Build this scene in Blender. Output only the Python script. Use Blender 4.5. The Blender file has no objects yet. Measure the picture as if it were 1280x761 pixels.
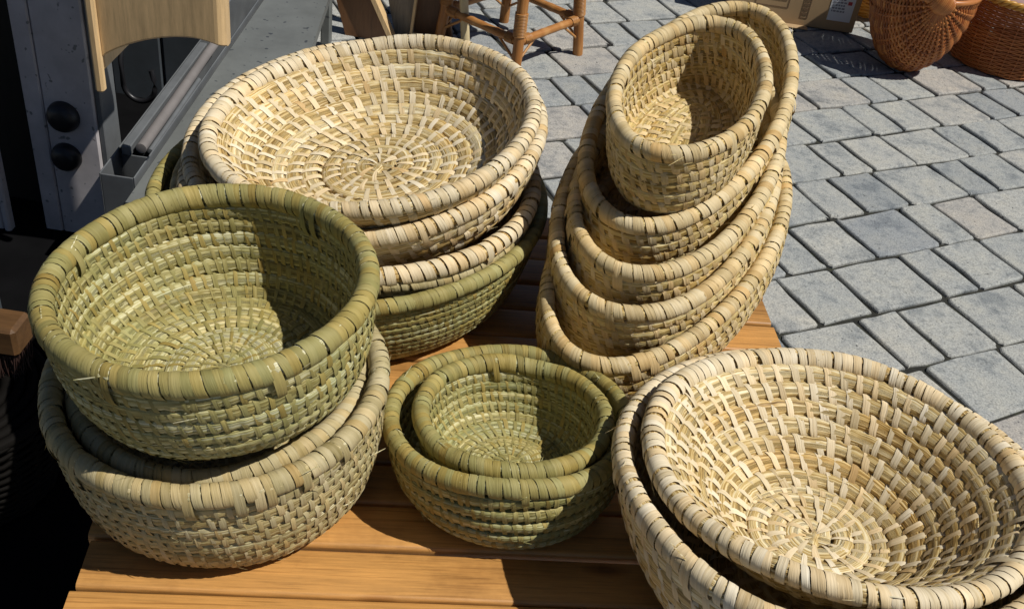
import bpy, math, random
import numpy as np
from mathutils import Vector, Matrix
rng = np.random.default_rng(7)
random.seed(7)
R = math.radians
PI = math.pi
scene = bpy.context.scene
COL = scene.collection

# ------------------------------------------------------------------ camera
CAM_H = 1.35
PITCH, ROLL = R(36.6), R(8.5)
cp, sp, cr, sr = math.cos(PITCH), math.sin(PITCH), math.cos(ROLL), math.sin(ROLL)
FW = np.array([0, cp, -sp])
X0, Y0 = np.array([1, 0, 0.]), np.array([0, sp, cp])
IX, IY = cr * X0 + sr * Y0, -sr * X0 + cr * Y0
cam = bpy.data.cameras.new('camera')
cam.sensor_width = 36.0
cam.sensor_fit = 'HORIZONTAL'
cam.lens = 36.0 * 1300 / 1280
cam.clip_start, cam.clip_end = 0.02, 500
cam_o = bpy.data.objects.new('camera', cam)
COL.objects.link(cam_o)
M = Matrix([[IX[0], IY[0], -FW[0], 0], [IX[1], IY[1], -FW[1], 0], [IX[2], IY[2], -FW[2], CAM_H], [0, 0, 0, 1]])
cam_o.matrix_world = M
scene.camera = cam_o

# ------------------------------------------------------------------ sky, sun, exposure
SUN_AZ, SUN_EL = R(-14), R(56)
world = bpy.data.worlds.new('World')
scene.world = world
world.use_nodes = True
nt = world.node_tree
sky = nt.nodes.new('ShaderNodeTexSky')
sky.sky_type = 'NISHITA'
sky.sun_disc = False
sky.air_density = 0.65
sky.dust_density = 0.4
sky.altitude = 600
sky.sun_elevation = SUN_EL
sky.sun_rotation = PI / 2 - SUN_AZ
bg = nt.nodes['Background']
bg.inputs['Strength'].default_value = 0.05
nt.links.new(sky.outputs[0], bg.inputs[0])
sun = bpy.data.lights.new('sun', 'SUN')
sun.energy = 5.0
sun.angle = R(0.5)
sun.color = (1.0, 0.96, 0.89)
sun_o = bpy.data.objects.new('sun', sun)
COL.objects.link(sun_o)
sdir = Vector((math.cos(SUN_EL) * math.cos(SUN_AZ), math.cos(SUN_EL) * math.sin(SUN_AZ), math.sin(SUN_EL)))
sun_o.rotation_euler = sdir.to_track_quat('Z', 'Y').to_euler()
sun_o.location = (4, -1, 5)
scene.view_settings.view_transform = 'Standard'
scene.view_settings.look = 'None'
scene.view_settings.exposure = -0.12
scene.view_settings.gamma = 1.0
scene.view_settings.use_curve_mapping = False

# ------------------------------------------------------------------ materials
def node_mat(name):
    m = bpy.data.materials.new(name)
    m.use_nodes = True
    t = m.node_tree
    b = t.nodes['Principled BSDF']
    def N(kind, **kw):
        n = t.nodes.new(kind)
        for k, v in kw.items():
            if k.startswith('i_'):
                n.inputs[k[2:].replace('_', ' ')].default_value = v
            else:
                setattr(n, k, v)
        return n
    def L(a, o, c, i):
        t.links.new(a.outputs[o], c.inputs[i])
    return m, t, b, N, L

def ramp(N, stops):
    r = N('ShaderNodeValToRGB')
    e = r.color_ramp.elements
    while len(e) < len(stops):
        e.new(0.5)
    for el, (p, c) in zip(e, stops):
        el.position = p
        el.color = (*c, 1) if len(c) == 3 else c
    return r

def mixc(N, L, a, b, fac, mode='MIX'):
    n = N('ShaderNodeMix', data_type='RGBA', blend_type=mode)
    for sock, v in ((6, a), (7, b), (0, fac)):
        if isinstance(v, tuple) and hasattr(v[0], 'outputs'):
            n.id_data.links.new(v[0].outputs[v[1]], n.inputs[sock])
        elif isinstance(v, (int, float)):
            n.inputs[sock].default_value = v
        else:
            n.inputs[sock].default_value = (*v, 1)
    return n

def fibre_mat(name, cols, stain=None, rough=0.5, across=650, along=14, bump=0.5, stain_amt=0.35, contrast=1.0, vary=((1.06, .98, .85), (.93, .92, .88))):
    """dried plant fibre: colour by per-piece tone, fine streaks along the fibre"""
    m, t, b, N, L = node_mat(name)
    fib = N('ShaderNodeAttribute', attribute_name='fib')
    tone = N('ShaderNodeAttribute', attribute_name='tone')
    sc = N('ShaderNodeVectorMath', operation='MULTIPLY')
    sc.inputs[1].default_value = (along, across, 1)
    L(fib, 'Vector', sc, 0)
    n1 = N('ShaderNodeTexNoise', i_Scale=1.0, i_Detail=3.0, i_Roughness=0.6)
    L(sc, 0, n1, 'Vector')
    sep = N('ShaderNodeSeparateColor')
    L(tone, 'Color', sep, 0)
    # value = tone.r * .6 + noise * .4
    ma = N('ShaderNodeMath', operation='MULTIPLY_ADD')
    ma.inputs[1].default_value = 1.9 * (contrast - 1) * 4 + .9 if contrast > 1 else .9
    L(n1, 'Fac', ma, 0)
    mb = N('ShaderNodeMath', operation='MULTIPLY_ADD')
    mb.inputs[1].default_value = 0.75
    mb.inputs[2].default_value = -0.325 - (.95 * (contrast - 1) * 4 if contrast > 1 else 0)
    L(sep, 0, mb, 0)
    L(mb, 0, ma, 2)
    r = ramp(N, cols)
    L(ma, 0, r, 0)
    col = (r, 0)
    tc = N('ShaderNodeTexCoord')
    n2 = N('ShaderNodeTexNoise', i_Scale=26.0, i_Detail=3.0)
    L(tc, 'Object', n2, 'Vector')
    if stain:
        rs = ramp(N, [(0.45, (0, 0, 0)), (0.75, (1, 1, 1))])
        L(n2, 'Fac', rs, 0)
        mm = N('ShaderNodeMath', operation='MULTIPLY')
        mm.inputs[1].default_value = stain_amt
        L(rs, 0, mm, 0)
        x = mixc(N, L, col, stain, (mm, 0))
        col = (x, 2)
        # single pieces that dried to another hue
        hr = ramp(N, [(0, vary[0]), (.22, vary[0]), (.34, (1, 1, 1)), (.62, (1, 1, 1)), (.74, vary[1]), (.9, vary[1]), (.955, (1, 1, 1)), (.975, (.98, .86, .66)), (1, (.95, .78, .55))])
        L(sep, 1, hr, 0)
        x = mixc(N, L, col, (hr, 0), 1.0, 'MULTIPLY')
        col = (x, 2)
    t.links.new(col[0].outputs[col[1]], b.inputs['Base Color'])
    bp = N('ShaderNodeBump', i_Strength=bump, i_Distance=0.0014)
    L(n1, 'Fac', bp, 'Height')
    L(bp, 0, b, 'Normal')
    b.inputs['Roughness'].default_value = rough
    b.inputs['Specular IOR Level'].default_value = 0.4
    return m

FM = {}
FM['pale_strip'] = fibre_mat('pale_raffia', [(0, (.42, .32, .17)), (.45, (.66, .555, .375)), (1, (.82, .74, .58))], stain=(.50, .36, .16), rough=.7, across=420, along=22, bump=.55, stain_amt=.3)
FM['pale_straw'] = fibre_mat('gold_straw', [(0, (.15, .085, .02)), (.33, (.43, .29, .10)), (.6, (.64, .50, .24)), (1, (.84, .76, .54))], stain=(.40, .26, .07), rough=.5, bump=1.0, contrast=1.2)
FM['oval_strip'] = fibre_mat('tan_raffia', [(0, (.38, .27, .12)), (.45, (.58, .46, .255)), (1, (.74, .63, .42))], stain=(.38, .26, .09), rough=.7, across=420, along=22, bump=.55)
FM['oval_straw'] = fibre_mat('tan_straw', [(0, (.20, .12, .03)), (.36, (.45, .31, .10)), (.62, (.62, .48, .20)), (1, (.76, .66, .38))], stain=(.34, .22, .05), rough=.5, bump=1.0, contrast=1.2)
FM['green_strip'] = fibre_mat('olive_raffia', [(0, (.19, .15, .04)), (.45, (.285, .24, .08)), (1, (.40, .345, .145))], stain=(.30, .31, .12), rough=.7, across=420, along=22, bump=.55, vary=((1.10, 1.0, .82), (.93, .97, .97)))
FM['green_straw'] = fibre_mat('olive_straw', [(0, (.15, .115, .03)), (.35, (.31, .26, .085)), (.62, (.46, .41, .18)), (1, (.70, .66, .44))], stain=(.25, .31, .14), rough=.5, bump=1.0, contrast=1.2, vary=((1.10, 1.0, .82), (.93, .97, .97)))
FM['moss_strip'] = fibre_mat('moss_raffia', [(0, (.16, .13, .035)), (.45, (.285, .235, .075)), (1, (.39, .35, .15))], stain=(.25, .25, .09), rough=.7, across=420, along=22, bump=.55, vary=((1.10, 1.0, .82), (.93, .97, .97)))
FM['moss_straw'] = fibre_mat('moss_straw', [(0, (.10, .08, .02)), (.35, (.26, .23, .07)), (.62, (.40, .37, .16)), (1, (.60, .57, .36))], stain=(.22, .26, .12), rough=.5, bump=1.0, contrast=1.2, stain_amt=.35, vary=((1.10, 1.0, .82), (.93, .97, .97)))
FM['drab_strip'] = fibre_mat('drab_raffia', [(0, (.25, .20, .08)), (.45, (.41, .34, .18)), (1, (.55, .475, .30))], stain=(.33, .29, .12), rough=.7, across=420, along=22, bump=.55)
FM['drab_straw'] = fibre_mat('drab_straw', [(0, (.13, .09, .03)), (.35, (.32, .26, .11)), (.65, (.46, .40, .21)), (1, (.62, .56, .37))], stain=(.30, .28, .13), rough=.5, bump=1.0, contrast=1.2)
FM['willow'] = fibre_mat('brown_willow', [(0, (.12, .03, .006)), (.5, (.33, .10, .023)), (1, (.52, .22, .06))], rough=.38, across=300, along=12, bump=.2)
FM['honey'] = fibre_mat('honey_willow', [(0, (.22, .09, .01)), (.5, (.42, .2, .03)), (1, (.6, .36, .08))], rough=.35, across=300, along=12, bump=.2)
FM['cane'] = fibre_mat('rattan_cane', [(0, (.17, .06, .012)), (.5, (.34, .14, .035)), (1, (.5, .27, .1))], rough=.38, across=260, along=10, bump=.25)
FM['shade_wicker'] = fibre_mat('shade_wicker', [(0, (.003, .0025, .002)), (1, (.009, .008, .007))], rough=.7, across=300, along=12, bump=.2)  # near black: the shade beside the table is put into this colour
FM['shade_wicker'].node_tree.nodes['Principled BSDF'].inputs['Specular IOR Level'].default_value = .05
FM['pole'] = fibre_mat('pale_pole_wood', [(0, (.38, .28, .14)), (1, (.6, .5, .3))], rough=.5, across=200, along=8, bump=.2)

def wood_mat(name, c, rough=.45, scale=(3, 45, 45), streak=False, bump=.15):
    m, t, b, N, L = node_mat(name)
    tc = N('ShaderNodeTexCoord')
    oi = N('ShaderNodeObjectInfo')
    off = N('ShaderNodeVectorMath', operation='MULTIPLY_ADD')
    comb = N('ShaderNodeCombineXYZ')
    for i in range(3):
        L(oi, 'Random', comb, i)
    L(comb, 0, off, 0)
    off.inputs[1].default_value = (13, 17, 11)
    L(tc, 'Object', off, 2)
    mp = N('ShaderNodeMapping')
    mp.inputs['Scale'].default_value = scale
    L(off, 0, mp, 'Vector')
    big = N('ShaderNodeTexNoise', i_Scale=.35, i_Detail=2.0, i_Distortion=.6)
    L(mp, 0, big, 'Vector')
    wv = N('ShaderNodeMath', operation='MULTIPLY')
    wv.inputs[1].default_value = 26
    L(big, 'Fac', wv, 0)
    sn = N('ShaderNodeMath', operation='SINE')
    L(wv, 0, sn, 0)
    fine = N('ShaderNodeTexNoise', i_Scale=5.0, i_Detail=6.0, i_Roughness=.75)
    L(mp, 0, fine, 'Vector')
    ad = N('ShaderNodeMath', operation='MULTIPLY_ADD')
    ad.inputs[1].default_value = .075
    L(sn, 0, ad, 0)
    L(fine, 'Fac', ad, 2)
    ad2 = N('ShaderNodeMath', operation='MULTIPLY_ADD')
    ad2.inputs[1].default_value = .35
    L(oi, 'Random', ad2, 0)
    ad3 = N('ShaderNodeMath', operation='SUBTRACT')
    ad3.inputs[1].default_value = .18
    L(ad, 0, ad3, 0)
    L(ad3, 0, ad2, 2)
    r = ramp(N, [(.15, tuple(x * .55 for x in c)), (.5, c), (.85, tuple(min(1, x * 1.35) for x in c))])
    L(ad2, 0, r, 0)
    col = (r, 0)
    if streak:
        mp2 = N('ShaderNodeMapping')
        mp2.inputs['Scale'].default_value = (9, 330, 330)
        L(off, 0, mp2, 'Vector')
        pn = N('ShaderNodeTexNoise', i_Scale=1.0, i_Detail=2.0)
        L(mp2, 0, pn, 'Vector')
        pr_ = ramp(N, [(.28, (.68, .64, .6)), (.44, (1, 1, 1)), (.6, (1, 1, 1)), (.78, (1.1, 1.1, 1.12))])
        L(pn, 'Fac', pr_, 0)
        x = mixc(N, L, col, (pr_, 0), 1.0, 'MULTIPLY')
        dn_ = N('ShaderNodeTexNoise', i_Scale=7.0, i_Detail=5.0, i_Roughness=.7)
        L(off, 0, dn_, 'Vector')
        dr_ = ramp(N, [(.32, (.72, .68, .64)), (.5, (1, 1, 1)), (.7, (1.08, 1.07, 1.04))])
        L(dn_, 'Fac', dr_, 0)
        x2 = mixc(N, L, (x, 2), (dr_, 0), 1.0, 'MULTIPLY')
        # scattered knots
        vk = N('ShaderNodeTexVoronoi', i_Scale=1.0, feature='F1')
        mk = N('ShaderNodeMapping')
        mk.inputs['Scale'].default_value = (5.5, 15, 6)
        L(off, 0, mk, 'Vector')
        L(mk, 0, vk, 'Vector')
        kr = ramp(N, [(.05, (.42, .33, .28)), (.10, (.7, .62, .55)), (.16, (1, 1, 1))])
        L(vk, 'Distance', kr, 0)
        x3 = mixc(N, L, (x2, 2), (kr, 0), 1.0, 'MULTIPLY')
        col = (x3, 2)
    t.links.new(col[0].outputs[col[1]], b.inputs['Base Color'])
    bp = N('ShaderNodeBump', i_Strength=bump, i_Distance=.001)
    L(ad, 0, bp, 'Height')
    L(bp, 0, b, 'Normal')
    b.inputs['Roughness'].default_value = rough
    return m

W_TABLE = wood_mat('oiled_larch', (.47, .235, .066), scale=(3.5, 70, 70), bump=.3, streak=True)
W_SEAT = wood_mat('pale_beech', (.62, .43, .22), scale=(25, 25, 2.2))
W_BROWN = wood_mat('brown_board', (.16, .07, .025), scale=(25, 25, 3))
W_GREY = wood_mat('weathered_board', (.22, .2, .17), scale=(25, 25, 3))
W_SHADE = wood_mat('shade_dark_wood', (.022, .018, .012), rough=.7, scale=(20, 20, 2))  # near-black tone stands in for the deep shade at the left
W_BRUSH = wood_mat('brush_wood', (.12, .06, .022))

def paint_mat(name, c, rough=.5, blot=.25, scale=9.0, spots=None, metallic=0.0):
    m, t, b, N, L = node_mat(name)
    tc = N('ShaderNodeTexCoord')
    n = N('ShaderNodeTexNoise', i_Scale=scale, i_Detail=5.0, i_Roughness=.65)
    L(tc, 'Object', n, 'Vector')
    r = ramp(N, [(.3, tuple(x * (1 - blot) for x in c)), (.7, tuple(min(1, x * (1 + blot * .5)) for x in c))])
    L(n, 'Fac', r, 0)
    col = (r, 0)
    if spots:
        n2 = N('ShaderNodeTexNoise', i_Scale=scale * 9, i_Detail=1.0)
        L(tc, 'Object', n2, 'Vector')
        r2 = ramp(N, [(.70, (0, 0, 0)), (.74, (1, 1, 1))])
        L(n2, 'Fac', r2, 0)
        x = mixc(N, L, col, spots, (r2, 0))
        col = (x, 2)
    t.links.new(col[0].outputs[col[1]], b.inputs['Base Color'])
    b.inputs['Roughness'].default_value = rough
    b.inputs['Metallic'].default_value = metallic
    bp = N('ShaderNodeBump', i_Strength=.1, i_Distance=.002)
    L(n, 'Fac', bp, 'Height')
    L(bp, 0, b, 'Normal')
    return m

P_WHITE = paint_mat('worn_white_paint', (.52, .49, .50), spots=(.2, .2, .2))
P_GREY = paint_mat('grey_blue_paint', (.14, .148, .142), spots=(.05, .055, .06), scale=7)
P_ALU = paint_mat('dull_aluminium', (.13, .138, .145), rough=.4)
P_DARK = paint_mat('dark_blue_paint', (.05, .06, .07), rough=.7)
P_BLACK = paint_mat('black_rubber', (.012, .012, .014), rough=.4)
P_SHADE = paint_mat('shade_black', (.006, .006, .0065), rough=.95)  # black base colour imitates unlit ground left of the table
P_SHADE.node_tree.nodes['Principled BSDF'].inputs['Specular IOR Level'].default_value = 0.0
P_PAPER = paint_mat('old_rolled_paper', (.17, .155, .15), rough=.7)
P_PINK = paint_mat('pink_cloth', (.55, .36, .33), rough=.9)
P_CARD = paint_mat('cardboard', (.40, .27, .14), rough=.8, blot=.12, scale=5)
P_PRINT = paint_mat('cardboard_print', (.17, .105, .055), rough=.8)
P_LABEL = paint_mat('white_label', (.66, .69, .72), rough=.5, blot=.06)
P_INK = paint_mat('label_ink', (.22, .23, .27), rough=.5)
P_RED = paint_mat('label_red_mark', (.5, .05, .06), rough=.5)
P_BRISTLE = paint_mat('dark_bristle', (.03, .012, .008), rough=.6)

def stone_mat():
    m, t, b, N, L = node_mat('concrete_paver')
    tc = N('ShaderNodeTexCoord')
    geo = N('ShaderNodeNewGeometry')
    oi = N('ShaderNodeObjectInfo')
    at = N('ShaderNodeAttribute', attribute_name='tone')
    mx = N('ShaderNodeMath', operation='ADD')
    L(oi, 'Random', mx, 0)
    L(at, 'Fac', mx, 1)
    fr = N('ShaderNodeMath', operation='FRACT')
    L(mx, 0, fr, 0)
    r = ramp(N, [(0, (.255, .27, .275)), (.12, (.325, .335, .325)), (.5, (.37, .372, .352)), (.68, (.37, .345, .315)), (.8, (.355, .362, .345)), (1, (.265, .28, .29))])
    L(fr, 0, r, 0)
    n = N('ShaderNodeTexNoise', i_Scale=11.0, i_Detail=4.0, i_Roughness=.6)
    L(geo, 'Position', n, 'Vector')
    r2 = ramp(N, [(.34, (.62, .65, .69)), (.46, (.94, .95, .96)), (.72, (1.10, 1.07, 1.01))])
    L(n, 'Fac', r2, 0)
    x = mixc(N, L, (r, 0), (r2, 0), 1.0, 'MULTIPLY')
    nm = N('ShaderNodeTexNoise', i_Scale=48.0, i_Detail=5.0, i_Roughness=.72)
    L(geo, 'Position', nm, 'Vector')
    rm = ramp(N, [(.33, (.70, .72, .74)), (.48, (1, 1, 1)), (.68, (1.1, 1.09, 1.06))])
    L(nm, 'Fac', rm, 0)
    xm = mixc(N, L, (x, 2), (rm, 0), 1.0, 'MULTIPLY')
    x = xm
    # fine grain of aggregate
    g = N('ShaderNodeTexNoise', i_Scale=240.0, i_Detail=3.0, i_Roughness=.7)
    L(geo, 'Position', g, 'Vector')
    r3 = ramp(N, [(.3, (.55, .55, .56)), (.5, (1, 1, 1)), (.72, (1.32, 1.32, 1.3))])
    L(g, 'Fac', r3, 0)
    x2 = mixc(N, L, (x, 2), (r3, 0), 1.0, 'MULTIPLY')
    # pits
    v = N('ShaderNodeTexNoise', i_Scale=75.0, i_Detail=2.0)
    L(geo, 'Position', v, 'Vector')
    r4 = ramp(N, [(.70, (0, 0, 0)), (.745, (1, 1, 1))])
    L(v, 'Fac', r4, 0)
    x3 = mixc(N, L, (x2, 2), (.07, .075, .08), (r4, 0))
    L(x3, 2, b, 'Base Color')
    b.inputs['Roughness'].default_value = .82
    b.inputs['Specular IOR Level'].default_value = .3
    sub = N('ShaderNodeMath', operation='MULTIPLY_ADD')
    sub.inputs[1].default_value = -1.2
    L(r4, 0, sub, 0)
    L(g, 'Fac', sub, 2)
    bp = N('ShaderNodeBump', i_Strength=.5, i_Distance=.0016)
    L(sub, 0, bp, 'Height')
    L(bp, 0, b, 'Normal')
    return m
M_STONE = stone_mat()

def soil_mat():
    m, t, b, N, L = node_mat('joint_soil')
    geo = N('ShaderNodeNewGeometry')
    n = N('ShaderNodeTexNoise', i_Scale=55.0, i_Detail=5.0)
    L(geo, 'Position', n, 'Vector')
    r = ramp(N, [(.35, (.010, .010, .008)), (.6, (.022, .022, .016)), (.75, (.028, .036, .014))])
    L(n, 'Fac', r, 0)
    L(r, 0, b, 'Base Color')
    b.inputs['Roughness'].default_value = .95
    bp = N('ShaderNodeBump', i_Strength=.8, i_Distance=.006)
    L(n, 'Fac', bp, 'Height')
    L(bp, 0, b, 'Normal')
    return m
M_SOIL = soil_mat()

# ------------------------------------------------------------------ mesh helpers
def tag(o, label=None, cat=None, group=None, kind=None):
    if label: o['label'] = label
    if cat: o['category'] = cat
    if group: o['group'] = group
    if kind: o['kind'] = kind
    return o

def empty(name, loc, label, cat, group=None):
    o = bpy.data.objects.new(name, None)
    o.empty_display_size = .05
    o.location = loc
    COL.objects.link(o)
    return tag(o, label, cat, group)

class MB:
    """collects numpy geometry, builds ONE mesh object"""
    def __init__(self):
        self.v, self.f4, self.f3, self.n = [], [], [], 0
        self.tone, self.fib, self.sm4, self.sm3 = [], [], [], []
    def add(self, v, f4=None, f3=None, tone=None, fib=None, smooth=True):
        v = np.asarray(v, float).reshape(-1, 3)
        if f4 is not None and len(f4):
            self.f4.append(np.asarray(f4, np.int64) + self.n)
            self.sm4.append(np.full(len(f4), smooth))
        if f3 is not None and len(f3):
            self.f3.append(np.asarray(f3, np.int64) + self.n)
            self.sm3.append(np.full(len(f3), smooth))
        k = len(v)
        if tone is None: tone = np.full((k, 2), .5)
        tone = np.asarray(tone, float)
        if tone.ndim == 1: tone = np.stack([tone, np.full(k, .5)], 1)
        if fib is None: fib = v.copy()
        self.v.append(v); self.tone.append(tone); self.fib.append(np.asarray(fib, float).reshape(-1, 3))
        self.n += k
        return self
    def build(self, name, mat, parent=None, origin=None, smooth=True):
        me = bpy.data.meshes.new(name)
        v = np.concatenate(self.v)
        loc = np.zeros(3)
        if origin is not None:
            loc = np.asarray(origin, float)
            v = v - loc
        f4 = np.concatenate(self.f4) if self.f4 else np.zeros((0, 4), np.int64)
        f3 = np.concatenate(self.f3) if self.f3 else np.zeros((0, 3), np.int64)
        me.vertices.add(len(v))
        me.vertices.foreach_set('co', v.astype(np.float32).ravel())
        loops = np.concatenate([f4.ravel(), f3.ravel()]).astype(np.int32)
        me.loops.add(len(loops))
        me.loops.foreach_set('vertex_index', loops)
        nf = len(f4) + len(f3)
        me.polygons.add(nf)
        st = np.concatenate([np.arange(len(f4)) * 4, len(f4) * 4 + np.arange(len(f3)) * 3]).astype(np.int32)
        me.polygons.foreach_set('loop_start', st)
        if smooth is True:
            s4 = np.concatenate(self.sm4) if self.sm4 else np.zeros(0, bool)
            s3 = np.concatenate(self.sm3) if self.sm3 else np.zeros(0, bool)
            sm = np.concatenate([s4, s3])
        else:
            sm = np.zeros(nf, bool)
        me.polygons.foreach_set('use_smooth', sm)
        a = me.attributes.new('tone', 'FLOAT_COLOR', 'POINT')
        tn = np.concatenate(self.tone)
        c4 = np.zeros((len(v), 4), np.float32); c4[:, 0] = tn[:, 0]; c4[:, 1] = tn[:, 1]; c4[:, 3] = 1
        a.data.foreach_set('color', c4.ravel())
        a = me.attributes.new('fib', 'FLOAT_VECTOR', 'POINT')
        a.data.foreach_set('vector', np.concatenate(self.fib).astype(np.float32).ravel())
        me.materials.append(mat)
        me.update(calc_edges=True)
        o = bpy.data.objects.new(name, me)
        COL.objects.link(o)
        o.location = loc
        if parent is not None:
            o.parent = parent
            if origin is not None:
                o.location = loc
        return o

def grid_faces(n, m, cn, cm):
    """quads of an n x m grid of verts (row-major), closed along n / m when cn / cm"""
    i = np.arange(n if cn else n - 1)[:, None]
    j = np.arange(m if cm else m - 1)[None, :]
    i2, j2 = (i + 1) % n, (j + 1) % m
    return np.stack([i * m + j, i2 * m + j, i2 * m + j2, i * m + j2], -1).reshape(-1, 4)

def tube_add(mb, pts, rad, sides=10, closed=False, tone=.5, cap=True, jit=0.0):
    P = np.asarray(pts, float)
    n = len(P)
    rad = np.broadcast_to(np.asarray(rad, float), (n,))
    if closed:
        T = np.roll(P, -1, 0) - np.roll(P, 1, 0)
    else:
        T = np.gradient(P, axis=0)
    T /= np.linalg.norm(T, axis=1)[:, None] + 1e-12
    ref = np.array([0, 0, 1.]) if abs(T[:, 2]).mean() < .8 else np.array([1., 0, 0])
    U = ref - (T @ ref)[:, None] * T
    U /= np.linalg.norm(U, axis=1)[:, None]
    V = np.cross(T, U)
    ph = np.arange(sides) * 2 * PI / sides
    rr = rad[:, None] * (1 + jit * rng.normal(size=(n, sides)))
    v = P[:, None] + rr[..., None] * (np.cos(ph)[None, :, None] * U[:, None] + np.sin(ph)[None, :, None] * V[:, None])
    f = grid_faces(n, sides, closed, True)[:, ::-1]
    arc = np.concatenate([[0], np.cumsum(np.linalg.norm(np.diff(P, axis=0), axis=1))])
    fib = np.zeros((n, sides, 3)); fib[..., 0] = arc[:, None]; fib[..., 1] = (ph * rad.mean())[None]; fib[..., 2] = rng.random() * 50
    tn = np.broadcast_to(np.asarray(tone, float).reshape(-1, 1), (n, sides)) if np.ndim(tone) else np.full((n, sides), tone)
    mb.add(v, f, tone=tn.ravel(), fib=fib)
    if cap and not closed:
        for k, d in ((0, -1), (n - 1, 1)):
            c = P[k][None] + T[k] * d * rad[k] * .15
            ring = v[k]
            vv = np.concatenate([ring, c])
            j = np.arange(sides); j2 = (j + 1) % sides
            f3 = np.stack([j, j2, np.full(sides, sides)], 1)
            if d < 0: f3 = f3[:, ::-1]
            mb.add(vv, f3=f3, tone=np.full(sides + 1, tn[k, 0]))
    return mb

def box_add(mb, lo, hi, bev=.004, rot=None, org=(0, 0, 0), tone=.5):
    """box with chamfered edges; rot = 3x3 about org"""
    lo, hi = np.asarray(lo, float), np.asarray(hi, float)
    c, h = (lo + hi) / 2, (hi - lo) / 2
    b = min(bev, h.min() * .6)
    vs, idx = [], {}
    for sx in (-1, 1):
        for sy in (-1, 1):
            for sz in (-1, 1):
                s = np.array([sx, sy, sz])
                for a in range(3):
                    p = s * h
                    q = p - s * b
                    q[a] = p[a]
                    idx[(sx, sy, sz, a)] = len(vs)
                    vs.append(c + q)
    f4, f3 = [], []
    for a in range(3):
        b1, c1 = (a + 1) % 3, (a + 2) % 3
        for s in (-1, 1):
            q = []
            for (u, w) in ((-1, -1), (1, -1), (1, 1), (-1, 1)):
                k = [0, 0, 0]; k[a] = s; k[b1] = u; k[c1] = w
                q.append(idx[(*k, a)])
            f4.append(q if s > 0 else q[::-1])
        # edges along axis a
        for (u, w) in ((-1, -1), (1, -1), (1, 1), (-1, 1)):
            k0 = [0, 0, 0]; k0[a] = -1; k0[b1] = u; k0[c1] = w
            k1 = list(k0); k1[a] = 1
            q = [idx[(*k0, b1)], idx[(*k1, b1)], idx[(*k1, c1)], idx[(*k0, c1)]]
            f4.append(q if u * w < 0 else q[::-1])
    for sx in (-1, 1):
        for sy in (-1, 1):
            for sz in (-1, 1):
                t = [idx[(sx, sy, sz, 0)], idx[(sx, sy, sz, 1)], idx[(sx, sy, sz, 2)]]
                f3.append(t if sx * sy * sz > 0 else t[::-1])
    v = np.array(vs)
    if rot is not None:
        org = np.asarray(org, float)
        v = (v - org) @ np.asarray(rot).T + org
    mb.add(v, f4, f3, tone=np.full(len(v), tone), smooth=False)
    return mb

def rotm(axis, a):
    return np.array(Matrix.Rotation(a, 3, axis))

def box(name, lo, hi, mat, parent=None, bev=.004, rot=None, org=(0, 0, 0)):
    mb = MB(); box_add(mb, lo, hi, bev, rot, org)
    return mb.build(name, mat, parent, smooth=False)

# local vertices of a child are given in world space; the empty is only translated
def child(o, parent):
    o.parent = parent
    o.matrix_parent_inverse = Matrix.Translation(-Vector(parent.location))
    return o

# ------------------------------------------------------------------ ground and paving
def proj(P):
    d = np.asarray(P, float) - np.array([0, 0, CAM_H])
    z = d @ FW
    return np.stack([640 + 1300 * (d @ IX) / z, 380.5 - 1300 * (d @ IY) / z], -1), z

g = MB()
n = 24
S = 120
gx = np.linspace(-S, S, n)
GX, GY = np.meshgrid(gx, gx, indexing='ij')
g.add(np.stack([GX, GY, np.full_like(GX, -.0085)], -1), grid_faces(n, n, False, False))
ground = g.build('ground', M_SOIL)
tag(ground, kind='structure')

PHI, PW, PO = R(29.82), .18529, -2.426
DR = np.array([math.cos(PHI), math.sin(PHI)]); DN = np.array([math.sin(PHI), -math.cos(PHI)])
LEN = [.220, .120, .160]
START = {0: 2.29, 1: 2.142, 2: 2.361, 3: 2.172, 4: 1.890, 5: 1.720, 6: 1.432}
paving = bpy.data.objects.new('paving', None)
COL.objects.link(paving)
tag(paving, kind='structure')

def paver_mesh(Lx, Wy, seed):
    r = np.random.default_rng(seed)
    hx, hy = Lx / 2 - .0049, Wy / 2 - .0049
    # outline: rounded corners, slightly uneven
    pts = []
    c = .008
    for (sx, sy) in ((1, 1), (-1, 1), (-1, -1), (1, -1)):
        a = [(hx, hy - c), (hx - c * .3, hy - c * .3), (hx - c, hy)]
        if sx * sy < 0: a = a[::-1]
        for (x, y) in a: pts.append((sx * x, sy * y))
        # a mid point on the next edge
        if (sx, sy) in ((1, 1), (-1, -1)): pts.append((sx * hx * r.uniform(-.3, .3), sy * (hy)))
        else: pts.append((sx * hx, sy * hy * r.uniform(-.3, .3)))
    # walk once round the centre
    pts = np.array(pts)
    pts = pts[np.argsort(np.arctan2(pts[:, 1], pts[:, 0]))]
    pts = pts + r.normal(0, .0022, pts.shape)
    k = len(pts)
    top = np.column_stack([pts * (1 - .0045 / np.array([hx, hy])), np.full(k, 0.0) + r.normal(0, .0001, k)])
    mid = np.column_stack([pts * (1 - .002 / np.array([hx, hy])), np.full(k, -.0016)])
    rim = np.column_stack([pts, np.full(k, -.0045)])
    bot = np.column_stack([pts, np.full(k, -.04)])
    v = np.concatenate([top, mid, rim, bot, [[0, 0, 0.0004]]])
    j = np.arange(k); j2 = (j + 1) % k
    f4 = np.concatenate([np.stack([j + a * k + k, j2 + a * k + k, j2 + a * k, j + a * k], 1) for a in range(3)])
    f3 = np.stack([j, j2, np.full(k, 4 * k)], 1)
    return v, f4, f3

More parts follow.
